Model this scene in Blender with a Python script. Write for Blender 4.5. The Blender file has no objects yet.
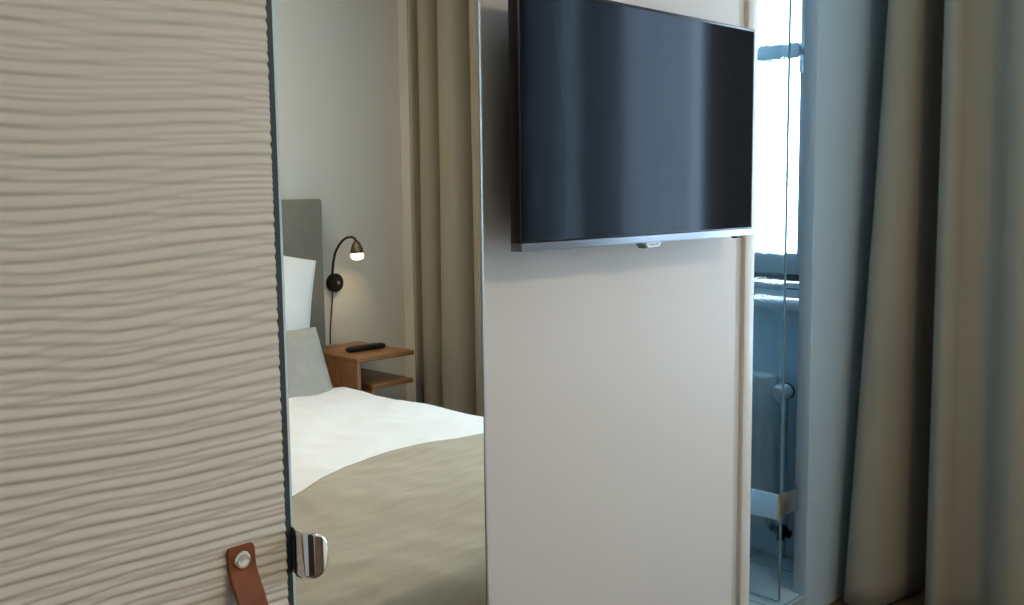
import bpy, bmesh, math, random
from mathutils import Vector, Matrix, noise
random.seed(3)
S = bpy.context.scene
COL = S.collection
PI = math.pi

# ------------------------------------------------------------------ materials
def mat(name, col=(.8,.8,.8), rough=.5, metal=0, spec=.5, bump=None, bscale=200, bstr=.1, bdist=.002, stretch=(1,1,1),
        var=0, vscale=6, sheen=0, coat=0, trans=0, ior=1.45, emit=None, estr=0, sss=0):
    m = bpy.data.materials.new(name); m.use_nodes = True
    nt = m.node_tree; b = nt.nodes['Principled BSDF']
    b.inputs['Base Color'].default_value = (*col, 1)
    b.inputs['Roughness'].default_value = rough
    b.inputs['Metallic'].default_value = metal
    b.inputs['Specular IOR Level'].default_value = spec
    b.inputs['IOR'].default_value = ior
    b.inputs['Transmission Weight'].default_value = trans
    b.inputs['Sheen Weight'].default_value = sheen
    b.inputs['Coat Weight'].default_value = coat
    if emit:
        b.inputs['Emission Color'].default_value = (*emit, 1); b.inputs['Emission Strength'].default_value = estr
    tc = nt.nodes.new('ShaderNodeTexCoord'); mp = nt.nodes.new('ShaderNodeMapping')
    mp.inputs['Scale'].default_value = stretch
    nt.links.new(tc.outputs['Object'], mp.inputs['Vector'])
    if bump:
        if bump == 'rib':
            t = nt.nodes.new('ShaderNodeTexWave'); t.inputs['Scale'].default_value = bscale; t.bands_direction = 'Z'
            nt.links.new(mp.outputs[0], t.inputs['Vector']); src = t.outputs['Fac']
        elif bump == 'weave':
            t1 = nt.nodes.new('ShaderNodeTexWave'); t1.inputs['Scale'].default_value = bscale; t1.bands_direction = 'X'
            t2 = nt.nodes.new('ShaderNodeTexWave'); t2.inputs['Scale'].default_value = bscale; t2.bands_direction = 'Z'
            t3 = nt.nodes.new('ShaderNodeTexWave'); t3.inputs['Scale'].default_value = bscale; t3.bands_direction = 'Y'
            for t in (t1,t2,t3):
                t.inputs['Distortion'].default_value = 1.5; nt.links.new(mp.outputs[0], t.inputs['Vector'])
            a = nt.nodes.new('ShaderNodeMath'); a.operation = 'ADD'
            nt.links.new(t1.outputs['Fac'], a.inputs[0]); nt.links.new(t2.outputs['Fac'], a.inputs[1])
            a2 = nt.nodes.new('ShaderNodeMath'); a2.operation = 'ADD'
            nt.links.new(a.outputs[0], a2.inputs[0]); nt.links.new(t3.outputs['Fac'], a2.inputs[1])
            src = a2.outputs[0]
        else:
            t = nt.nodes.new('ShaderNodeTexNoise'); t.inputs['Scale'].default_value = bscale
            t.inputs['Detail'].default_value = 3
            nt.links.new(mp.outputs[0], t.inputs['Vector']); src = t.outputs['Fac']
        bp = nt.nodes.new('ShaderNodeBump'); bp.inputs['Strength'].default_value = bstr
        bp.inputs['Distance'].default_value = bdist
        nt.links.new(src, bp.inputs['Height']); nt.links.new(bp.outputs[0], b.inputs['Normal'])
    if var:
        t = nt.nodes.new('ShaderNodeTexNoise'); t.inputs['Scale'].default_value = vscale; t.inputs['Detail'].default_value = 4
        nt.links.new(mp.outputs[0], t.inputs['Vector'])
        r = nt.nodes.new('ShaderNodeMapRange')
        r.inputs['From Min'].default_value = .3; r.inputs['From Max'].default_value = .7
        r.inputs['To Min'].default_value = 1-var; r.inputs['To Max'].default_value = 1+var
        nt.links.new(t.outputs['Fac'], r.inputs['Value'])
        mx = nt.nodes.new('ShaderNodeVectorMath'); mx.operation = 'SCALE'
        mx.inputs[0].default_value = col; nt.links.new(r.outputs[0], mx.inputs['Scale'])
        nt.links.new(mx.outputs[0], b.inputs['Base Color'])
    return m

def wood(name, c1, c2, rough=.45, stretch=(1.2,14,14)):
    m = mat(name, c1, rough)
    nt = m.node_tree; b = nt.nodes['Principled BSDF']
    tc = nt.nodes.new('ShaderNodeTexCoord'); mp = nt.nodes.new('ShaderNodeMapping'); mp.inputs['Scale'].default_value = stretch
    n = nt.nodes.new('ShaderNodeTexNoise'); n.inputs['Scale'].default_value = 6; n.inputs['Detail'].default_value = 7; n.inputs['Distortion'].default_value = .6
    r = nt.nodes.new('ShaderNodeValToRGB'); r.color_ramp.elements[0].position = .32; r.color_ramp.elements[1].position = .68
    r.color_ramp.elements[0].color = (*c1,1); r.color_ramp.elements[1].color = (*c2,1)
    nt.links.new(tc.outputs['Object'], mp.inputs[0]); nt.links.new(mp.outputs[0], n.inputs['Vector'])
    nt.links.new(n.outputs['Fac'], r.inputs[0]); nt.links.new(r.outputs[0], b.inputs['Base Color'])
    bp = nt.nodes.new('ShaderNodeBump'); bp.inputs['Strength'].default_value = .15; bp.inputs['Distance'].default_value = .001
    nt.links.new(n.outputs['Fac'], bp.inputs['Height']); nt.links.new(bp.outputs[0], b.inputs['Normal'])
    return m

def clear_glass(name, tint=(.95,.98,.97), refl=.06):
    m = bpy.data.materials.new(name); m.use_nodes = True; nt = m.node_tree; nt.nodes.clear()
    o = nt.nodes.new('ShaderNodeOutputMaterial'); mx = nt.nodes.new('ShaderNodeMixShader')
    t = nt.nodes.new('ShaderNodeBsdfTransparent'); g = nt.nodes.new('ShaderNodeBsdfGlossy')
    t.inputs[0].default_value = (*tint,1); g.inputs['Roughness'].default_value = .02
    mx.inputs[0].default_value = refl
    nt.links.new(t.outputs[0], mx.inputs[1]); nt.links.new(g.outputs[0], mx.inputs[2]); nt.links.new(mx.outputs[0], o.inputs[0])
    return m

def sheer_mat(name):
    m = bpy.data.materials.new(name); m.use_nodes = True; nt = m.node_tree; nt.nodes.clear()
    o = nt.nodes.new('ShaderNodeOutputMaterial')
    d = nt.nodes.new('ShaderNodeBsdfDiffuse'); d.inputs[0].default_value = (.75,.75,.74,1)
    l = nt.nodes.new('ShaderNodeBsdfTranslucent'); l.inputs[0].default_value = (.8,.8,.8,1)
    t = nt.nodes.new('ShaderNodeBsdfTransparent')
    a = nt.nodes.new('ShaderNodeMixShader'); a.inputs[0].default_value = .6
    b = nt.nodes.new('ShaderNodeMixShader'); b.inputs[0].default_value = .4
    nt.links.new(d.outputs[0], a.inputs[1]); nt.links.new(l.outputs[0], a.inputs[2])
    nt.links.new(a.outputs[0], b.inputs[1]); nt.links.new(t.outputs[0], b.inputs[2]); nt.links.new(b.outputs[0], o.inputs[0])
    return m

M = {}
M['relief'] = mat('relief_panel_lacquer', (.70,.64,.56), .5, spec=.3)
M['edge'] = mat('anthracite_edge', (.035,.045,.045), .4)
M['alu'] = mat('brushed_aluminium', (.55,.56,.57), .3, metal=1)
M['mirror'] = mat('mirror_silver', (.95,.94,.89), 0, metal=1)
M['mirror_edge'] = mat('mirror_polished_edge', (.62,.76,.80), .25, spec=.8)
M['chrome'] = mat('chrome', (.82,.82,.83), .06, metal=1)
M['panel'] = mat('wall_panel_white', (.70,.64,.595), .42, spec=.35, bump='noise', bscale=120, bstr=.03, bdist=.001)
M['trimw'] = mat('door_casing_lacquer', (.72,.67,.60), .35, spec=.4)
M['trimd'] = mat('casing_rebate_lacquer', (.64,.60,.55), .5, spec=.3)
M['wall'] = mat('white_plaster', (.74,.73,.68), .8, spec=.2, bump='noise', bscale=90, bstr=.05, bdist=.001)
M['pier'] = mat('daylight_tinted_paint', (.48,.60,.68), .55, spec=.3)  # cool daylight falling on this wall is put into its blue-grey colour
M['wallb'] = mat('bathroom_daylight_tint', (.70,.86,.94), .55, spec=.4, bump='noise', bscale=90, bstr=.04, bdist=.001)  # blue cast of the window light mixed into the wall colour
M['leather'] = mat('cognac_leather', (.25,.068,.018), .48, spec=.4, bump='noise', bscale=350, bstr=.3, bdist=.0006, var=.22, vscale=30)
M['leatherd'] = mat('leather_cut_edge', (.09,.028,.014), .6)
M['steel'] = mat('nickel_screw', (.72,.71,.66), .25, metal=1)
M['tvblack'] = mat('tv_black_plastic', (.010,.010,.011), .3, spec=.4)
M['screen'] = mat('tv_screen_glass', (.004,.004,.006), .075, spec=.13)
M['screen'].node_tree.nodes['Principled BSDF'].inputs['Specular Tint'].default_value = (.50,.70,1,1)
M['tvstrip'] = mat('tv_brushed_strip', (.24,.26,.30), .34, metal=1)
M['logo'] = mat('tv_logo_plate', (.75,.78,.85), .25, spec=.6)
M['ink'] = mat('dark_ink', (.03,.04,.06), .5)
M['drape'] = mat('taupe_drape_fabric', (.305,.265,.20), .85, spec=.15, bump='weave', bscale=260, bstr=.12, bdist=.0006, sheen=.15, var=.03, vscale=3)
M['sheer'] = sheer_mat('sheer_voile')
M['linen'] = mat('white_cotton', (.90,.89,.87), .8, spec=.15, bump='noise', bscale=240, bstr=.08, bdist=.0008, sheen=.1)
M['throw'] = mat('taupe_bedspread', (.46,.40,.30), .85, spec=.12, bump='noise', bscale=150, stretch=(1,5,1), bstr=.5, bdist=.0016, sheen=.15, var=.08, vscale=7)
M['cushion'] = mat('grey_ribbed_cushion', (.43,.405,.355), .85, spec=.15, bump='rib', bscale=45, bstr=.5, bdist=.002, var=.05, vscale=20)
M['headboard'] = mat('grey_headboard_fabric', (.25,.235,.20), .85, spec=.15, bump='weave', bscale=160, bstr=.2, bdist=.0008, var=.05, vscale=14)
M['bedbase'] = mat('bed_base_fabric', (.16,.15,.13), .9, spec=.1, bump='weave', bscale=160, bstr=.2, bdist=.0008)
M['oak'] = wood('oiled_oak', (.20,.082,.028), (.37,.18,.07))
M['oakv'] = wood('oiled_oak_upright', (.20,.082,.028), (.37,.18,.07), stretch=(14,14,1.5))
M['oakend'] = wood('oak_front_edge', (.40,.21,.085), (.55,.31,.14), stretch=(8,8,8))
M['darkwood'] = wood('dark_walnut', (.030,.020,.014), (.055,.036,.024), stretch=(8,8,1))
M['floor'] = wood('oak_floor', (.15,.09,.05), (.23,.145,.08), .4, (.8,7,1))
M['blackm'] = mat('black_lamp_metal', (.014,.014,.014), .4, spec=.4)
M['rubber'] = mat('black_rubber', (.012,.012,.013), .5, spec=.35)
M['bulb'] = mat('glowing_bulb', (1,.9,.7), .5, emit=(1,.74,.42), estr=70)
M['lampglass'] = mat('frosted_lamp_glass', (1,.93,.8), .25, trans=.8, ior=1.2, emit=(1,.72,.40), estr=.5)
M['frame'] = mat('window_frame_lacquer', (.60,.64,.66), .35, spec=.4)
M['framed'] = mat('window_gasket', (.10,.12,.13), .6)
M['handle'] = mat('window_handle_metal', (.30,.36,.40), .35, metal=.6)
M['pane'] = clear_glass('window_pane_glass')
M['tglass'] = mat('textured_door_glass', (.88,.97,.97), .05, trans=1, ior=1.35, bump='noise', bscale=110, bstr=.14, bdist=.003)
M['gedge'] = mat('green_glass_edge', (.30,.48,.50), .2, spec=.6, trans=.5)
M['white'] = mat('white_enamel', (.78,.80,.80), .3, spec=.5)
M['ceil'] = mat('ceiling_paint', (.80,.79,.76), .9, spec=.1)
M['shade'] = mat('ceiling_lamp_opal', (1,.95,.85), .5, emit=(1,.79,.53), estr=18)
def tile_mat():
    m = mat('grey_floor_tiles', (.45,.50,.52), .3)
    nt = m.node_tree; b = nt.nodes['Principled BSDF']
    tc = nt.nodes.new('ShaderNodeTexCoord'); br = nt.nodes.new('ShaderNodeTexBrick')
    br.offset = 0; br.inputs['Scale'].default_value = 1; br.inputs['Mortar Size'].default_value = .004
    br.inputs['Brick Width'].default_value = .3; br.inputs['Row Height'].default_value = .3
    br.inputs['Color1'].default_value = (.46,.52,.54,1); br.inputs['Color2'].default_value = (.43,.49,.51,1); br.inputs['Mortar'].default_value = (.16,.19,.20,1)
    nt.links.new(tc.outputs['Object'], br.inputs['Vector']); nt.links.new(br.outputs['Color'], b.inputs['Base Color'])
    return m
M['tile'] = tile_mat()

# ------------------------------------------------------------------ mesh helpers
def add_box(bm, lo, hi, bev=0, seg=2):
    r = bmesh.ops.create_cube(bm, size=1)
    vs = r['verts']
    for v in vs:
        v.co = Vector([(lo[i]+hi[i])/2 + v.co[i]*(hi[i]-lo[i]) for i in range(3)])
    if bev:
        es = list({e for v in vs for e in v.link_edges})
        bmesh.ops.bevel(bm, geom=es, offset=bev, segments=seg, profile=.5, affect='EDGES')

def add_tube(bm, pts, rad, seg=12, cap=True):
    pts = [Vector(p) for p in pts]
    n = len(pts); rads = rad if isinstance(rad, (list,tuple)) else [rad]*n
    rings = []; prev = None
    for i, p in enumerate(pts):
        t = (pts[min(i+1,n-1)] - pts[max(i-1,0)]).normalized()
        if prev is None:
            a = Vector((0,0,1)) if abs(t.z) < .9 else Vector((1,0,0))
            u = t.cross(a).normalized()
        else:
            u = (prev - t*prev.dot(t)).normalized()
        prev = u; w = t.cross(u)
        rings.append([bm.verts.new(p + (u*math.cos(2*PI*k/seg) + w*math.sin(2*PI*k/seg))*rads[i]) for k in range(seg)])
    for i in range(n-1):
        for k in range(seg):
            bm.faces.new((rings[i][k], rings[i][(k+1)%seg], rings[i+1][(k+1)%seg], rings[i+1][k]))
    if cap:
        bm.faces.new(rings[0][::-1]); bm.faces.new(rings[-1])

def add_grid(bm, P, wrap=False):
    V = [[bm.verts.new(p) for p in row] for row in P]
    for i in range(len(V)-1):
        for j in range(len(V[0])-1):
            bm.faces.new((V[i][j], V[i][j+1], V[i+1][j+1], V[i+1][j]))
    return V

def prism(bm, poly, axis, a, b):
    """extrude a 2-D polygon between a and b along an axis"""
    def mk(p, t):
        q = [0,0,0]; o = [i for i in range(3) if i != axis]
        q[o[0]], q[o[1]], q[axis] = p[0], p[1], t
        return Vector(q)
    A = [bm.verts.new(mk(p,a)) for p in poly]; B = [bm.verts.new(mk(p,b)) for p in poly]
    n = len(poly)
    bm.faces.new(A); bm.faces.new(B[::-1])
    for i in range(n): bm.faces.new((A[i], B[i], B[(i+1)%n], A[(i+1)%n]))

def obj(name, bm, m, parent=None, smooth=False, kind=None, label=None, cat=None, group=None, solid=0, sub=0):
    bmesh.ops.recalc_face_normals(bm, faces=bm.faces)
    me = bpy.data.meshes.new(name); bm.to_mesh(me); bm.free()
    o = bpy.data.objects.new(name, me); COL.objects.link(o)
    me.materials.append(m)
    if smooth:
        for p in me.polygons: p.use_smooth = True
        if smooth != 'all':
            me.set_sharp_from_angle(angle=math.radians(35))
    if parent: o.parent = parent
    if kind: o['kind'] = kind
    if label: o['label'] = label
    if cat: o['category'] = cat
    if group: o['group'] = group
    if solid:
        s = o.modifiers.new('solid','SOLIDIFY'); s.thickness = solid; s.offset = 0
    if sub:
        s = o.modifiers.new('sub','SUBSURF'); s.levels = sub; s.render_levels = sub
    return o

def boxo(name, lo, hi, m, parent=None, bev=0, **k):
    bm = bmesh.new(); add_box(bm, lo, hi, bev); return obj(name, bm, m, parent, smooth=bool(bev), **k)

def boxes(name, L, m, parent=None, bev=0, **k):
    bm = bmesh.new()
    for lo, hi in L: add_box(bm, lo, hi, bev)
    return obj(name, bm, m, parent, smooth=bool(bev), **k)

def thing(name, label, cat, loc=(0,0,0), group=None, kind=None):
    o = bpy.data.objects.new(name, None); COL.objects.link(o); o.empty_display_size = .1
    # children are modelled in world coordinates: the empty stands at the base and an offset parent inverse keeps them there
    o.location = loc
    if label: o['label'] = label
    if cat: o['category'] = cat
    if group: o['group'] = group
    if kind: o['kind'] = kind
    return o
def settle():
    """re-base children modelled in world coordinates onto their empty's location"""
    bpy.context.view_layer.update()
    for o in list(COL.objects):
        if o.parent and o.parent.type == 'EMPTY' and o.type == 'MESH':
            o.data.transform(Matrix.Translation(-Vector(o.parent.location)))
            def rec(x):
                for c in x.children:
                    if c.type == 'MESH': c.data.transform(Matrix.Translation(-Vector(o.parent.location)))
                    rec(c)
            rec(o)

def cr(pts, n):
    out = []
    m = len(pts)
    for i in range(m-1):
        p0, p1, p2, p3 = pts[max(i-1,0)], pts[i], pts[i+1], pts[min(i+2,m-1)]
        for k in range(n):
            t = k/n
            out.append(tuple(.5*((2*p1[j]) + (-p0[j]+p2[j])*t + (2*p0[j]-5*p1[j]+4*p2[j]-p3[j])*t*t + (-p0[j]+3*p1[j]-3*p2[j]+p3[j])*t**3) for j in range(2)))
    out.append(tuple(pts[-1])); return out

# ------------------------------------------------------------------ the setting
XE = 3.42     # inner face of the window wall of the room
XB = 3.12     # inner face of the window wall of the bathroom
YM = 1.20     # face of the wall panel
YR = 1.115    # face of the mirror, a sliding leaf in front of the wall panel
YS = -1.91    # wall behind the bed
XW = -.55
ZC = 2.62
boxo('floor', (XW-.1, YS-.1, -.08), (XE+.15, 3.5, 0), M['floor'], kind='structure')
boxo('ceiling', (XW-.1, YS-.1, ZC), (XE+.15, 3.6, ZC+.08), M['ceil'], kind='structure')
boxo('wall_south', (XW-.1, YS-.1, 0), (XE+.25, YS, ZC), M['wall'], kind='structure')
boxo('wall_west', (XW-.1, YS, 0), (XW, 1.9, ZC), M['wall'], kind='structure')
# window wall of the room, opening Y -1.0..0.12, Z 0.45..2.35
WY0, WY1, WZ0, WZ1 = -.98, -.04, .50, 2.38
VY0, VY1 = .46, 1.00
boxes('wall_east', [((XE,YS,0),(XE+.25,WY0,ZC)), ((XE,WY1,0),(XE+.25,VY0,ZC)), ((XE,VY1,0),(XE+.25,1.532,ZC)), ((XE,VY0,0),(XE+.25,VY1,WZ0)), ((XE,VY0,WZ1),(XE+.25,VY1,ZC)), ((XE,WY0,0),(XE+.25,WY1,WZ0)), ((XE,WY0,WZ1),(XE+.25,WY1,ZC))], M['wall'], kind='structure')
# block that carries the television; its end panel faces the bathroom opening
boxo('wall_north', (.72, YM, 0), (1.943, YM+.06, ZC), M['panel'], kind='structure')
boxo('trim_1', (1.943, YM+.005, 0), (1.976, YM+.06, ZC), M['trimd'], kind='structure', bev=.002)
boxo('trim_2', (1.976, YM-.004, 0), (2.017, YM+.10, ZC), M['trimw'], kind='structure', bev=.003)
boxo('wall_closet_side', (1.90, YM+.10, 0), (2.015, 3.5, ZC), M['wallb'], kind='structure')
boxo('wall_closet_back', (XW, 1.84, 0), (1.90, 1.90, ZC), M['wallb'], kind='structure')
# wall beside the bathroom opening, with its casing
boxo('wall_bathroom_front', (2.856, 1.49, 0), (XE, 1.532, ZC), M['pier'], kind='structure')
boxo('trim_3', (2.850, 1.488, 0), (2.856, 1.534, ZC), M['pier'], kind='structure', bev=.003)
# bathroom
boxo('floor_bathroom', (2.015, 1.49, 0), (2.85, 3.5, .08), M['tile'], kind='structure')
boxo('floor_bathroom', (2.85, 1.534, 0), (XE, 3.5, .08), M['tile'], kind='structure')
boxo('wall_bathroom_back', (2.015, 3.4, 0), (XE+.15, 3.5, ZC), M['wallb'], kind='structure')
BY0, BY1, BZ0, BZ1 = 1.645, 2.75, .985, 2.45
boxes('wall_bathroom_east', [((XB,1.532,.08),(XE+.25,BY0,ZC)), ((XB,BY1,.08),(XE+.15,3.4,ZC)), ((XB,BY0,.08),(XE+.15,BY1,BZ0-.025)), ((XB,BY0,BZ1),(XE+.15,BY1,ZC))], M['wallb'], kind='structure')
boxo('baseboard_south', (XW, YS, 0), (XE, YS+.015, .08), M['trimw'], kind='structure', bev=.003)

# room windows
for (a, b, cross) in ((WY0, WY1, True), (VY0, VY1, False)):
    w = thing('window_1' if cross else 'window_2', None, None, (XE+.1, a, WZ0), kind='structure')
    f = .05
    L = [((XE+.10,a,WZ0),(XE+.16,a+f,WZ1)), ((XE+.10,b-f,WZ0),(XE+.16,b,WZ1)), ((XE+.10,a+f,WZ0),(XE+.16,b-f,WZ0+f)), ((XE+.10,a+f,WZ1-f),(XE+.16,b-f,WZ1))]
    if cross: L.append(((XE+.10,-.76,WZ0+f),(XE+.16,-.54,WZ1-f)))  # wide bar added to darken a band of the window's reflection in the screen
    boxes('window_frame', L, M['frame'], w)
    boxo('window_pane', (XE+.127,a+f,WZ0+f), (XE+.133,b-f,WZ1-f), M['pane'], w)
    boxo('window_sill', (XE-.03,a-.03,WZ0-.025), (XE+.10,b+.03,WZ0), M['white'], w, bev=.004)
# unseen dark door behind the camera, added so the chrome pull reflects black
dd = thing('added_dark_door', None, None, (XW, -.9, 0), kind='structure')
boxo('added_door_leaf', (XW, -.75, 0), (XW+.03, .25, 2.05), M['darkwood'], dd, bev=.003)
boxes('added_door_frame', [((XW,-.83,0),(XW+.045,-.75,2.13)), ((XW,.25,0),(XW+.045,.33,2.13)), ((XW,-.75,2.05),(XW+.045,.25,2.13))], M['darkwood'], dd)
bm = bmesh.new(); add_tube(bm, [(XW+.03,.17,1.05),(XW+.08,.17,1.05),(XW+.085,.16,1.05),(XW+.085,.04,1.05)], .009, 12)
obj('added_door_handle', bm, M['steel'], dd, smooth=True)
# bathroom window: frame, low fixed rail, pane, handle, sill
w = thing('window_3', None, None, (XB+.02, BY0, BZ0), kind='structure')
x0, x1 = XB+.002, XB+.06
boxes('window_frame', [((x0,BY0,BZ0),(x1,BY0+.035,BZ1)), ((x0,BY1-.05,BZ0),(x1,BY1,BZ1)), ((x0,BY0,BZ1-.05),(x1,BY1,BZ1)),
      ((x0+.006,BY0+.035,BZ0+.010),(x1,BY1-.05,BZ0+.062))], M['white'], w)
boxo('gasket', (x0+.010,BY0+.035,BZ0+.068), (x1,BY1-.05,BZ0+.094), M['framed'], w)
boxo('gasket', (x0+.004,BY0+.035,BZ0+.041), (x0+.02,BY1-.05,BZ0+.045), M['framed'], w)
boxo('sash', (x0-.006,BY0+.035,BZ0+.094), (x1-.01,BY1-.05,BZ0+.166), M['frame'], w, bev=.002)
boxo('sash_stile', (x0-.012,BY0+.020,BZ0+.094), (x1-.01,BY0+.040,BZ1-.05), M['frame'], w, bev=.002)
boxo('window_pane', (XB+.03,BY0+.035,BZ0+.166), (XB+.036,BY1-.05,BZ1-.05), M['pane'], w)
boxo('window_sill', (XB-.05,BY0-.02,BZ0-.025), (XB+.06,BY1,BZ0+.004), M['white'], w, bev=.004)
hz = 1.822
bm = bmesh.new()
add_box(bm, (x0-.020,BY0+.016,hz-.070), (x0-.010,BY0+.040,hz+.028), .003)
add_tube(bm, [(x0-.012,BY0+.030,hz),(x0-.052,BY0+.030,hz)], .014, 16)
hp = obj('window_handle', bm, M['handle'], w, smooth=True)
bm = bmesh.new()
add_tube(bm, [(x0-.052,BY0+.020+t*.165,hz) for t in (0,.03,.1,.35,.38,.4,.6,.85,.95,.99,1.0)], [.015,.024,.026,.027,.0235,.027,.029,.030,.027,.018,.006], 20)
for v in bm.verts: v.co.x = (v.co.x-(x0-.052))*.4 + x0-.052
obj('handle_lever', bm, M['handle'], hp, smooth=True)

# bathroom door of textured glass, opened inwards
d = thing('door_1', None, None, (2.732, 1.517, .085), kind='structure')
boxo('glass_leaf', (2.732, 1.520, .088), (2.740, 2.25, 2.25), M['tglass'], d)
boxo('glass_edge', (2.7315, 1.5165, .088), (2.7405, 1.5200, 2.25), M['gedge'], d)
for hz_ in (.393, 2.12):
    h = boxo('hinge', (2.722, 1.522, hz_-.041), (2.731, 1.615, hz_+.041), M['alu'], d, bev=.002)
    boxo('hinge_plate', (2.742, 1.520, hz_-.036), (2.850, 1.530, hz_+.036), M['alu'], h, bev=.002)
    bm = bmesh.new(); add_tube(bm, [(2.727,1.517,hz_-.043),(2.727,1.517,hz_+.043)], .0065, 14)
    obj('hinge_pin', bm, mat('brass_pin%g' % hz_, (.62,.42,.22), .3, metal=1), h, smooth=True)

# ------------------------------------------------------------------ sliding wardrobe door with wave relief
DX0, DX1, DYF = .02, .6880, 1.085
wd = thing('wardrobe_door', 'large off-white wardrobe door with horizontal wave relief and brown leather pull', 'wardrobe door', (DX0, DYF, .03))
def relief(x, z):
    n1 = noise.noise(Vector((x*3.4, z*3.2, 1.3))); n2 = noise.noise(Vector((x*3.8, z*3.4, 2.1)))
    n3 = noise.noise(Vector((x*9.0, z*13.0, 4.1)))
    ta = 2*PI*(z + .020*n1 + .0055*n3)/.0135; tb = 2*PI*(z + .024*n2 - .0065*n3)/.0180 + 2.0
    a = math.sin(ta + .6*math.sin(ta)); b = math.sin(tb + .6*math.sin(tb))   # steep below, gentle above, like dunes
    k = (.60*a + .50*b + 1.1)/2.2
    return .0040*(1-(1-k)**1.6)
bm = bmesh.new()
NX, NZ = 44, 1750
z0, z1 = .03, 2.48
P = []
for j in range(NZ+1):
    z = z0 + (z1-z0)*j/NZ
    P.append([(DX0+(DX1-DX0)*i/NX, DYF-.001-relief(DX0+(DX1-DX0)*i/NX, z), z) for i in range(NX+1)])
add_grid(bm, P)
# close the sides down to the board, with vertices of their own so the arris stays crisp
for line in ([r_[0] for r_ in P], [r_[-1] for r_ in P], P[0], P[-1]):
    a = [bm.verts.new(p) for p in line]; b = [bm.verts.new((p[0], DYF+.002, p[2])) for p in line]
    for k in range(len(a)-1): bm.faces.new((a[k],a[k+1],b[k+1],b[k]))
obj('relief_panel', bm, M['relief'], wd, smooth='all')
boxo('door_board', (DX0, DYF, .03), (DX1-.001, YR+.012, 2.48), M['relief'], wd)
boxo('edge_profile', (DX1-.001, DYF+.003, .03), (.7005, YR+.004, 2.48), M['edge'], wd)
# leather pull: a strap that leaves the door, bows out and comes back below
LX, LZ = .6205, .9455
def strap_pts():
    prof = []
    for i in range(41):
        t = i/40
        L = .230
        z = LZ - t*L
        e = max(0, min(1, (t-.13)/.74)); out = .030*math.sin(PI*e)**1.2
        prof.append((z, DYF-.0045-out))
    return prof
pr = strap_pts()
bm = bmesh.new(); hw = .0190; th = .0042
rows = []
n = len(pr)
for i,(z,y) in enumerate(pr):
    z2,y2 = pr[min(i+1,n-1)]; z3,y3 = pr[max(i-1,0)]
    t = Vector((0,y2-y3,z2-z3)).normalized(); nn = Vector((0,t.z,-t.y))
    if nn.y > 0: nn = -nn
    k = hw*(1 if i not in (0,n-1) else .86)
    sw = .004*math.sin(PI*i/40)
    c = Vector((LX+sw, y, z))
    rows.append([c+Vector((-k,0,0)), c+Vector((-k,0,0))+nn*th, c+Vector((k,0,0))+nn*th, c+Vector((k,0,0)), c+Vector((-k,0,0))])
V = [[bm.verts.new(p) for p in r_[:4]] for r_ in rows]
for i in range(n-1):
    for k in range(4): bm.faces.new((V[i][k],V[i][(k+1)%4],V[i+1][(k+1)%4],V[i+1][k]))
bm.faces.new(V[0]); bm.faces.new(V[-1][::-1])
bmesh.ops.recalc_face_normals(bm, faces=bm.faces)
bmesh.ops.bevel(bm, geom=[e for e in bm.edges if e.is_manifold and e.calc_face_angle() > .6], offset=.0009, segments=2, affect='EDGES')
st = obj('leather_pull', bm, M['leather'], wd, smooth=True, label='brown leather strap pull')
for zz in (LZ-.018, LZ-.228):
    bm = bmesh.new(); ys = DYF-.0045-th
    add_tube(bm, [(LX+.001,ys+.001,zz),(LX+.001,ys-.0012,zz),(LX+.001,ys-.0026,zz),(LX+.001,ys-.0032,zz),(LX+.001,ys-.0022,zz),(LX+.001,ys-.0020,zz)], [.0112,.0112,.0100,.0076,.0060,.0003], 28)
    sc = obj('screw', bm, M['steel'], st, smooth=True, label='nickel screw head')
    bm = bmesh.new(); add_box(bm, (-.0048,-.0008,-.0011), (.0048,.0004,.0011), .0003)
    bmesh.ops.rotate(bm, cent=(0,0,0), matrix=Matrix.Rotation(-.5,3,'Y'), verts=bm.verts)
    bmesh.ops.translate(bm, vec=(LX+.001,ys-.0026,zz), verts=bm.verts)
    obj('screw_slot', bm, M['steel'], sc)

# ------------------------------------------------------------------ mirror
mi = thing('wall_mirror', 'tall frameless mirror between the wave-relief door and the television panel', 'mirror', (.712, YR, .03))
boxo('mirror_glass', (.7205, YR, .03), (1.0765, YR+.006, 2.50), M['mirror'], mi)
boxo('glass_edge', (.7150, YR-.0015, .03), (.7205, YR+.006, 2.50), M['mirror_edge'], mi)
boxo('glass_edge', (1.0765, YR-.0012, .03), (1.0800, YR+.012, 2.50), M['alu'], mi)
# chrome finger pull, a D-shaped curved blade clipped round the glass edge
bm = bmesh.new()
Zc, Hh = .9160, .0300
path = cr([(.7035,1.110),(.7025,1.088),(.6970,1.073),(.6972,1.063),(.7010,1.0545),(.7085,1.0480),(.7170,1.0445),(.7262,1.0435)], 8)
tot = len(path)-1
P = []
for i, (x, y) in enumerate(path):
    t = max(0, (x-.7050)/(.7264-.7050))
    h = Hh*math.sqrt(max(.0, 1-t**2.0)) if t < 1 else 0
    h = max(h, .16*Hh)
    P.append([(x, y, Zc-h+2*h*k/14) for k in range(15)])
add_grid(bm, P)
obj('finger_pull', bm, M['chrome'], mi, smooth='all', solid=.0022, label='chrome D-shaped finger pull')
boxo('leaf_board', (.7130, YR+.006, .03), (1.0790, YR+.030, 2.50), M['edge'], mi)
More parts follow.
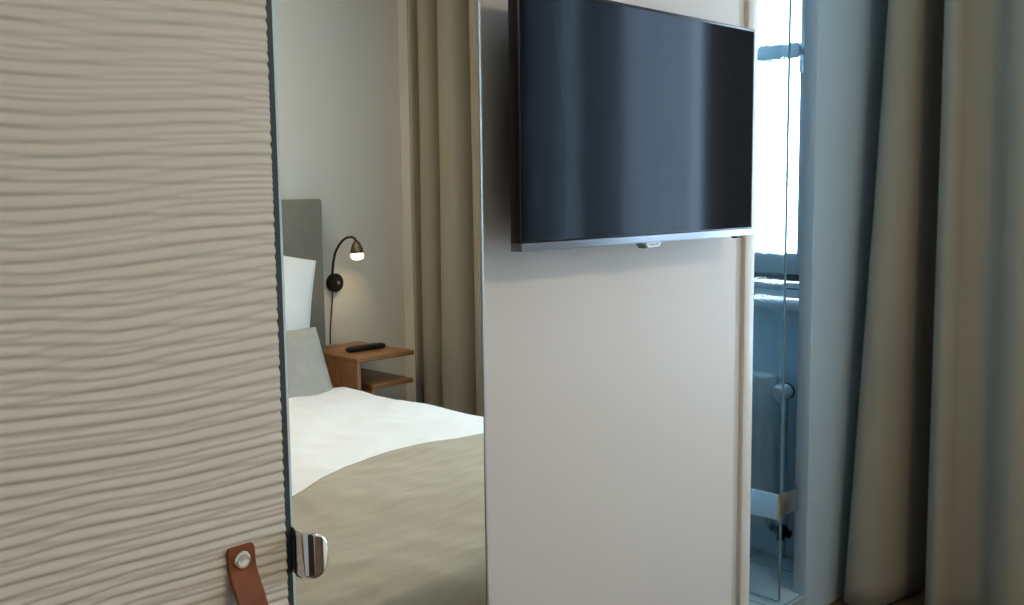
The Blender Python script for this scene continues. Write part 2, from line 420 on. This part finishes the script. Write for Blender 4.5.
# ------------------------------------------------------------------ television
TX0, TX1, TZ0, TZ1, TYF = 1.166, 1.873, 1.277, 1.700, 1.118
tv = thing('television', 'black flat-screen television hung on the pale wall panel', 'television', (1.52, YM, TZ0))
boxo('casing', (TX0, TYF, TZ0+.013), (TX1, TYF+.022, TZ1), M['tvblack'], tv, bev=.0015)
bm = bmesh.new(); add_box(bm, (TX0+.10, TYF+.020, TZ0+.05), (TX1-.10, TYF+.048, TZ1-.10), .008)
obj('rear_housing', bm, M['tvblack'], tv, smooth=True)
boxes('wall_bracket', [((1.40,TYF+.046,1.40),(1.64,YM-.012,1.60)), ((1.36,YM-.014,1.36),(1.68,YM,1.64))], M['blackm'], tv)
boxo('screen', (TX0+.004, TYF-.0010, TZ0+.0165), (TX1-.006, TYF+.002, TZ1-.006), M['screen'], tv)
boxo('lower_strip', (TX0, TYF-.0030, TZ0), (TX1, TYF+.022, TZ0+.0135), M['tvstrip'], tv, bev=.001, label='brushed silver strip')
bm = bmesh.new()
prism(bm, [(1.489,TZ0+.001),(1.553,TZ0+.001),(1.541,TZ0-.0105),(1.501,TZ0-.0105)], 1, TYF-.0015, TYF+.016)
obj('sensor_housing', bm, mat('sensor_grey',(.12,.14,.15),.4), tv)
bm = bmesh.new()
prism(bm, [(1.496,TZ0),(1.548,TZ0),(1.538,TZ0-.0090),(1.505,TZ0-.0090)], 1, TYF-.0030, TYF-.0012)
lg = obj('logo_plate', bm, M['logo'], tv, label='silver logo tab')
bm = bmesh.new()
for k in range(7):
    x = 1.5085+k*.0040
    add_box(bm, (x,TYF-.0034,TZ0-.0052),(x+.0028,TYF-.0029,TZ0-.0046))
    add_box(bm, (x,TYF-.0034,TZ0-.0030),(x+.0028,TYF-.0029,TZ0-.0024))
    add_box(bm, (x+(.0022 if k%2 else 0),TYF-.0034,TZ0-.0052),(x+.0006+(.0022 if k%2 else 0),TYF-.0029,TZ0-.0024))
obj('lettering', bm, M['ink'], lg)
boxo('foot_nub', (1.815,TYF+.002,TZ0-.005), (1.838,TYF+.014,TZ0+.001), M['tvblack'], tv)

# ------------------------------------------------------------------ drapes
def drape(name, top, bot, ztop, zbot, m, label, cat, n=6, rows=40, thick=.003, seed=0, wob=.006, group=None):
    T, B = cr(top, n), cr(bot, n)
    P = []
    for r_ in range(rows+1):
        t = r_/rows; z = ztop + (zbot-ztop)*t
        k = t**1.15
        row = []
        for i in range(len(T)):
            a = noise.noise(Vector((T[i][1]*5+seed, z*1.1, seed)))*wob*min(1,t*3)
            row.append((T[i][0]*(1-k)+B[i][0]*k + a, T[i][1]*(1-k)+B[i][1]*k, z))
        P.append(row)
    bm = bmesh.new(); add_grid(bm, P)
    return obj(name, bm, m, smooth='all', solid=thick, label=label, cat=cat, group=group)
# wide drape at the right of the picture
top = [(3.30,1.440),(3.235,1.422),(3.175,1.395),(3.160,1.370),(3.165,1.345),(3.190,1.322),(3.26,1.318),(3.35,1.315),(3.38,1.285),(3.36,1.258),(3.27,1.232),(3.18,1.238),(3.145,1.230),
       (3.132,1.205),(3.145,1.186),(3.190,1.176),(3.215,1.125),(3.200,1.085),(3.16,1.05),(3.145,1.01),(3.16,.98),(3.22,.96),(3.28,.955),(3.33,.96),(3.35,.99)]
bot = [(3.20,1.455),(3.10,1.462),(3.03,1.445),(3.01,1.405),(3.04,1.355),(3.12,1.325),(3.22,1.310),(3.34,1.300),(3.38,1.270),(3.335,1.236),(3.27,1.226),(3.16,1.226),(3.12,1.212),
       (3.10,1.182),(3.125,1.155),(3.165,1.135),(3.200,1.09),(3.185,1.05),(3.14,1.01),(3.12,.97),(3.14,.93),(3.20,.91),(3.27,.91),(3.32,.92),(3.34,.95)]
drape('drape', top, bot, 2.58, .02, M['drape'], 'tall taupe drape hanging in deep folds at the right of the pale bathroom wall', 'curtain', seed=1.7)
# drape on the far side of the window, seen in the mirror
top = []; y = -1.50
fx = [(3.37,-1.605),(3.28,-1.622),(3.235,-1.615),(3.235,-1.595),(3.285,-1.585),(3.30,-1.575),(3.265,-1.56),(3.23,-1.53),(3.225,-1.49),(3.26,-1.455),(3.36,-1.44),(3.385,-1.42),(3.36,-1.40),(3.26,-1.395),
      (3.215,-1.37),(3.20,-1.32),(3.215,-1.27),(3.27,-1.245),(3.35,-1.23),(3.36,-1.21),(3.27,-1.195),(3.22,-1.16),(3.22,-1.10),(3.29,-1.07),(3.34,-1.05),(3.27,-1.03),(3.23,-1.0),(3.24,-.95)]
bot = [(x+.01*math.sin(i*1.3), y-.008+.010*math.sin(i*.7)) for i,(x,y) in enumerate(fx)]
drape('drape', fx, bot, 2.58, .02, M['drape'], 'taupe drape reflected in the mirror beside the bedside shelf', 'curtain', seed=5.1, wob=.004)
# sheer across the window
sh = []; y = -.93; i = 0
while y < -.02:
    sh.append((3.355+.022*math.sin(i*1.35)+.012*math.sin(i*.55), y)); y += .022; i += 1
drape('sheer_curtain', sh, [(x,y) for x,y in sh], 2.56, .03, M['sheer'], 'thin white sheer curtain across the daylit window', 'curtain', n=2, rows=12, thick=0, seed=9, wob=.003)
# curtain track
boxo('curtain_track', (3.15,-1.70,2.585), (3.40,1.47,2.62), M['white'], label='white ceiling curtain track above the drapes', cat='curtain track')

# ------------------------------------------------------------------ bed
BX0, BX1, BYH, BYF = 1.06, 2.66, -1.83, .57
bed = thing('bed', 'wide bed with tall grey upholstered headboard seen in the mirror', 'bed', ((BX0+BX1)/2, BYH, 0))
bm = bmesh.new(); add_box(bm, (BX0-.16, YS+.002, .05), (2.856, BYH, 1.343), .012, 3)
obj('headboard', bm, M['headboard'], bed, smooth=True)
bm = bmesh.new(); add_box(bm, (BX0+.02, BYH, .10), (BX1-.02, BYF-.03, .30), .02, 3)
obj('base', bm, M['bedbase'], bed, smooth=True)
bm = bmesh.new(); add_box(bm, (BX0+.03, BYH+.005, .30), (BX1-.03, BYF-.04, .475), .04, 4)
obj('mattress', bm, M['linen'], bed, smooth=True)
for x in (BX0+.12, BX1-.12):
    for y in (BYH+.1, BYF-.15):
        bm = bmesh.new(); add_tube(bm, [(x,y,0),(x,y,.105)], [.02,.028], 16)
        obj('leg', bm, M['blackm'], bed, smooth=True)
def fold(e, r):
    """arc length e beyond the flat top -> (sideways, drop)"""
    if e <= 0: return 0, 0
    L = r*PI/2
    if e < L: a = e/r; return r*math.sin(a), r*(1-math.cos(a))
    return r, r + (e-L)
def cover_pt(u, v, off, r=.085, top=.500, rip=1):
    """u across, v along, measured on the cloth"""
    x0, x1, yf = BX0-.02+r, BX1+.03-r, BYF+.04-r
    ex0, ex1, ey = x0-u, u-x1, v-yf
    sx, d1 = fold(ex1, r) if ex1 > 0 else fold(ex0, r)
    sy, d2 = fold(ey, r)
    x = min(max(u,x0),x1) + (sx if ex1 > 0 else -sx if ex0 > 0 else 0)
    y = min(v, yf) + sy
    crown = .012*(1-((min(max(u,x0),x1)-(x0+x1)/2)/((x1-x0)/2))**2)
    wr = .010*noise.noise(Vector((u*2.2,v*3.1,2.0))) + rip*.006*noise.noise(Vector((u*6+v*3,v*6-u*2,5)))
    wr += rip*.004*(1-abs(noise.noise(Vector((u*3+v*5,v*4-u*5,9.)))) *2.5)
    d = max(d1,d2) if min(d1,d2) > 0 else d1+d2
    if d1 > 0 and d2 > 0: d = min(math.hypot(d1,d2), .40)
    z = top + crown + wr*(1 if d < .05 else .3) - d + off
    ox = off if ex1 > .04 else (-off if ex0 > .04 else 0)
    oy = off if ey > .04 else 0
    if d > .12:
        k = .010*math.sin(v*24 if ex1>0 or ex0>0 else u*22)*min(1,(d-.12)/.15)
        ox += k if ex1 > 0 else (-k if ex0 > 0 else 0)
        if ey > 0: oy += k
    return (x+ox, y+oy, z)
bm = bmesh.new(); P = []
for j in range(131):
    v = -1.39 + (BYF+.24+1.39)*j/130
    P.append([cover_pt(BX0-.22+(BX1-BX0+.44)*i/110, v, 0) for i in range(111)])
add_grid(bm, P)
obj('duvet', bm, M['linen'], smooth='all', solid=.022, label='white cotton duvet spread over the bed, bare towards the headboard', cat='duvet')
# bedspread over the foot half, its upper hem runs in a shallow arc
arc = [(0.84,.45),(1.2,.24),(1.542,.017),(1.81,-.124),(2.087,-.168),(2.331,-.120),(2.6,-.05),(2.9,.0)]
def hem(u):
    if u <= arc[0][0]: return arc[0][1]
    for (a,b),(c,d_) in zip(arc,arc[1:]):
        if u <= c:
            t = (u-a)/(c-a); return b+(d_-b)*t
    return arc[-1][1]
def hem_s(u): return -.145 + sum(hem(u+k*.05) for k in (-2,-1,0,1,2))/5
bm = bmesh.new(); P = []
for j in range(111):
    row = []
    for i in range(111):
        u = BX0-.26+(BX1-BX0+.52)*i/110
        v0, v1 = hem_s(u), BYF+.36
        row.append(cover_pt(u, v0+(v1-v0)*j/110, .020, rip=.8))
    P.append(row)
add_grid(bm, P)
obj('bedspread', bm, M['throw'], smooth='all', solid=.005, label='taupe linen bedspread laid over the foot half of the white duvet', cat='bedspread')

def pillow(name, W, H, T, m, label, cat, loc, tilt, yaw=0, roll=0, pinch=.06, pw=2.6, seed=0, piping=False):
    bm = bmesh.new(); N = 36
    def pt(a, b, s):
        # a,b in -1..1 ; the outline is drawn in between the corners
        x = a*W/2*(1-pinch*(1-b*b)*abs(a)**3) ; z = b*H/2*(1-pinch*(1-a*a)*abs(b)**3)
        e = (1-abs(a)**pw)**.55*(1-abs(b)**pw)**.55
        t = T/2*e*(1+.10*noise.noise(Vector((a*2+seed,b*2,s))))
        t += .006*e*noise.noise(Vector((a*5+seed,b*5,3+s)))
        return (x, -s*t, z)
    for s in (1,-1):
        P = [[pt(math.sin(PI/2*(-1+2*i/N)), math.sin(PI/2*(-1+2*j/N)), s) for i in range(N+1)] for j in range(N+1)]
        add_grid(bm, P)
    bmesh.ops.remove_doubles(bm, verts=bm.verts, dist=.0004)
    R_ = Matrix.Rotation(yaw,4,'Z') @ Matrix.Rotation(tilt,4,'X') @ Matrix.Rotation(roll,4,'Y')
    o = obj(name, bm, m, smooth='all', label=label, cat=cat)
    o.matrix_world = Matrix.Translation(loc) @ R_
    return o
# (front faces +Y towards the foot of the bed; the tops lean back to the headboard)
pillow('pillow', .78, .58, .17, M['linen'], 'plump white pillow standing against the grey headboard', 'pillow', (2.275,-1.665,.875), math.radians(12), roll=math.radians(14), pinch=.05, seed=1)
pillow('cushion', .56, .40, .15, M['cushion'], 'grey ribbed cushion leaning on the white pillow', 'cushion', (2.295,-1.43,.595), math.radians(24), pinch=.03, seed=4, pw=3.2)

# ------------------------------------------------------------------ bedside shelf
NX0, NX1, NY0, NY1, NZ_ = 2.775, 3.110, YS, -1.470, .612
ns = thing('bedside_shelf', 'small stepped oak bedside shelf fixed to the wall beside the headboard', 'bedside shelf', (2.94, YS, .2))
NX0 = 2.768
boxo('top_board', (NX0, -1.825, NZ_-.022), (NX1, NY1, NZ_), M['oak'], ns, bev=.002)
boxo('top_board', (2.858, NY0, NZ_-.022), (NX1, -1.825, NZ_), M['oak'], ns, bev=.001)
boxo('side_panel', (NX0+.001, -1.825, .26), (NX0+.022, NY1-.003, NZ_-.022), M['oakv'], ns, bev=.001)
boxo('lower_shelf', (2.862, NY0, .452), (NX1, NY1-.012, .474), M['oak'], ns, bev=.002)
boxo('shelf_support', (2.862, NY0, .26), (2.884, NY1-.015, .452), M['oak'], ns, bev=.001)
boxo('bottom_board', (NX0+.022, -1.825, .26), (2.862, NY1-.015, .282), M['oak'], ns, bev=.001)
# remote control
bm = bmesh.new()
N = 14; L_ = .20; rings = []
for i in range(N+1):
    t = i/N; x = -L_/2+L_*t
    wv = .021*(1+.10*math.cos(t*2*PI))*(math.sqrt(max(.05,1-abs(2*t-1)**10)))
    hh = .0095*(math.sqrt(max(.1,1-abs(2*t-1)**12)))
    ring = []
    for k in range(20):
        a = 2*PI*k/20; c, s_ = math.cos(a), math.sin(a)
        ring.append(bm.verts.new((x, wv*abs(c)**.6*(1 if c>0 else -1), .0105+hh*abs(s_)**.6*(1 if s_>0 else -1))))
    rings.append(ring)
for i in range(N):
    for k in range(20): bm.faces.new((rings[i][k],rings[i][(k+1)%20],rings[i+1][(k+1)%20],rings[i+1][k]))
bm.faces.new(rings[0][::-1]); bm.faces.new(rings[-1])
rc = thing('remote_control', 'black remote control lying on top of the oak bedside shelf', 'remote control', (0,0,0))
obj('body', bm, M['rubber'], rc, smooth=True)
bm = bmesh.new()
for i in range(8):
    for k in range(3):
        add_tube(bm, [(-.062+i*.0165,(k-1)*.011,.0198),(-.062+i*.0165,(k-1)*.011,.0212)], .0036, 10)
o = obj('keypad', bm, mat('remote_keys',(.05,.05,.055),.5), rc, smooth=True); o['kind'] = 'stuff'
REMOTE = rc

# ------------------------------------------------------------------ reading lamp on the wall
lp = thing('reading_lamp', 'lit black gooseneck reading lamp on the wall beside the headboard', 'wall lamp', (2.968, YS, .93))
bm = bmesh.new()
add_tube(bm, [(2.966,YS,.925),(2.966,YS+.018,.925),(2.966,YS+.024,.925)], [.047,.047,.042], 32)
wm = obj('wall_mount', bm, M['blackm'], lp, smooth=True)
bm = bmesh.new(); add_tube(bm, [(2.974,YS+.024,.925),(2.974,YS+.031,.925)], [.010,.009], 16)
obj('switch', bm, M['steel'], wm, smooth=True)
arm = [(2.940,YS+.020,.935),(2.936,YS+.034,.98),(2.935,YS+.045,1.03),(2.938,YS+.060,1.08),(2.946,YS+.08,1.115),(2.956,YS+.10,1.140),(2.968,YS+.12,1.154),(2.982,YS+.14,1.156),(2.992,YS+.15,1.148),(2.998,YS+.152,1.130)]
bm = bmesh.new(); add_tube(bm, [tuple(a) for a in arm], .0062, 12)
obj('gooseneck', bm, M['blackm'], lp, smooth='all')
hx, hy = 2.999, YS+.152
bm = bmesh.new()
add_tube(bm, [(hx,hy,1.138),(hx,hy,1.130),(hx,hy,1.118),(hx+.001,hy,1.098),(hx+.002,hy,1.078)], [.007,.015,.022,.029,.033], 28, cap=False)
obj('lamp_head', bm, mat('lamp_head_metal',(.16,.13,.08),.35,metal=.6), lp, smooth='all', solid=.002)
bm = bmesh.new()
add_tube(bm, [(hx+.002,hy,1.086),(hx+.003,hy,1.066),(hx+.003,hy,1.052),(hx+.003,hy,1.045)], [.029,.0325,.030,.021], 28, cap=False)
obj('glass_cone', bm, M['lampglass'], lp, smooth='all', solid=.0015)
bm = bmesh.new(); bmesh.ops.create_uvsphere(bm, u_segments=20, v_segments=12, radius=.021)
bmesh.ops.translate(bm, vec=(hx+.003,hy,1.072), verts=bm.verts)
obj('bulb', bm, M['bulb'], lp, smooth='all')
bm = bmesh.new()
add_tube(bm, [(2.950,YS+.012,.885),(2.948,YS+.006,.82),(2.938,YS+.005,.74),(2.932,YS+.004,.68),(2.930,YS+.004,.618)], .0028, 8)
obj('cord', bm, M['blackm'], lp, smooth='all')

# ------------------------------------------------------------------ radiator in the bathroom
rd = thing('radiator', 'white panel radiator with thermostat knob under the bathroom window', 'radiator', (XB-.06, 2.2, .08))
bm = bmesh.new()
add_box(bm, (XB-.10, 1.730, .20), (XB-.03, 2.65, .735), .008)
obj('panel', bm, M['white'], rd, smooth=True)
bm = bmesh.new()
for k in range(22): add_box(bm, (XB-.103, 1.750+k*.039, .235), (XB-.099, 1.765+k*.039, .70), .0015)
obj('ribs', bm, M['white'], rd, smooth=True, kind=None)
bm = bmesh.new(); add_tube(bm, [(XB-.06,1.668,.692),(XB-.06,1.690,.692)], .010, 14); add_tube(bm, [(XB-.06,1.688,.700),(XB-.06,1.688,.10)], .0085, 12)
vp = obj('valve_pipe', bm, M['handle'], rd, smooth=True)
bm = bmesh.new(); add_tube(bm, [(XB-.075,1.668,.692),(XB-.085,1.668,.692),(XB-.135,1.668,.692),(XB-.150,1.668,.692)], [.020,.026,.027,.020], 24)
kn = obj('thermostat_knob', bm, M['white'], rd, smooth=True)
bm = bmesh.new(); add_tube(bm, [(XB-.087,1.668,.692),(XB-.094,1.668,.692)], .0285, 24)
obj('scale_ring', bm, M['rubber'], kn, smooth=True)
bm = bmesh.new(); add_tube(bm, [(XB-.06,1.688,.20),(XB-.10,1.672,.20),(XB-.13,1.660,.19)], [.018,.020,.012], 16)
add_tube(bm, [(XB-.06,1.735,.20),(XB-.06,1.66,.185)], .014, 14)
obj('lower_valve', bm, M['rubber'], rd, smooth=True)

# ------------------------------------------------------------------ ceiling lamp (out of frame, lights the room)
cl = thing('ceiling_lamp', 'round opal ceiling lamp above the bed', 'ceiling lamp', (1.45,-.85,ZC))
bm = bmesh.new(); add_tube(bm, [(1.45,-.85,ZC),(1.45,-.85,ZC-.02)], .23, 40)
obj('base_plate', bm, M['white'], cl, smooth=True)
bm = bmesh.new(); add_tube(bm, [(1.45,-.85,ZC-.02),(1.45,-.85,ZC-.06),(1.45,-.85,ZC-.085),(1.45,-.85,ZC-.095)], [.22,.21,.16,.05], 40)
obj('lamp_shade', bm, M['shade'], cl, smooth=True)

settle()
REMOTE.scale = (1.15,1.25,1.3); REMOTE.location = (2.952,-1.645,NZ_+.0006); REMOTE.rotation_euler = (0,0,math.radians(2))

# ------------------------------------------------------------------ daylight
wd_ = bpy.data.worlds.new('sky'); S.world = wd_; wd_.use_nodes = True
nt = wd_.node_tree; bg = nt.nodes['Background']
bg.inputs[0].default_value = (.62,.79,1.0,1); bg.inputs[1].default_value = 7.5
def portal(name, x, y0, y1, z0, z1):
    l = bpy.data.lights.new(name, 'AREA'); l.shape = 'RECTANGLE'; l.size = z1-z0; l.size_y = y1-y0
    l.cycles.is_portal = True
    o = bpy.data.objects.new(name, l); COL.objects.link(o)
    o.matrix_world = Matrix.Translation((x,(y0+y1)/2,(z0+z1)/2)) @ Matrix(((0,0,1,0),(0,1,0,0),(-1,0,0,0),(0,0,0,1)))
portal('window_daylight', XE+.20, WY0, WY1, WZ0, WZ1)
portal('window_daylight', XE+.20, VY0, VY1, WZ0, WZ1)
portal('bathroom_daylight', XB+.20, BY0, BY1, BZ0, BZ1)

# ------------------------------------------------------------------ camera
az, pt_, ro = math.radians(44.3), math.radians(-6.4), math.radians(.66)
F_ = Vector((math.cos(az)*math.cos(pt_), math.sin(az)*math.cos(pt_), math.sin(pt_)))
R0 = Vector((math.sin(az), -math.cos(az), 0)); U0 = R0.cross(F_)
U_ = U0*math.cos(ro) + R0*math.sin(ro); R_ = R0*math.cos(ro) - U0*math.sin(ro)
cam = bpy.data.cameras.new('camera'); co = bpy.data.objects.new('camera', cam); COL.objects.link(co)
cam.sensor_width = 36; cam.lens = 36*1005/1024; cam.clip_start = .01
co.matrix_world = Matrix(((R_.x,U_.x,-F_.x,0),(R_.y,U_.y,-F_.y,0),(R_.z,U_.z,-F_.z,1.377),(0,0,0,1)))
S.camera = co
vs_ = S.view_settings; vs_.view_transform = 'Standard'; vs_.look = 'None'; vs_.gamma = 1; vs_.use_curve_mapping = False
vs_.exposure = 0.98
cy = S.cycles; cy.use_denoising = True; cy.max_bounces = 10; cy.diffuse_bounces = 5; cy.glossy_bounces = 6
cy.transmission_bounces = 8; cy.transparent_max_bounces = 12; cy.caustics_reflective = False; cy.caustics_refractive = False
cy.sample_clamp_indirect = 6
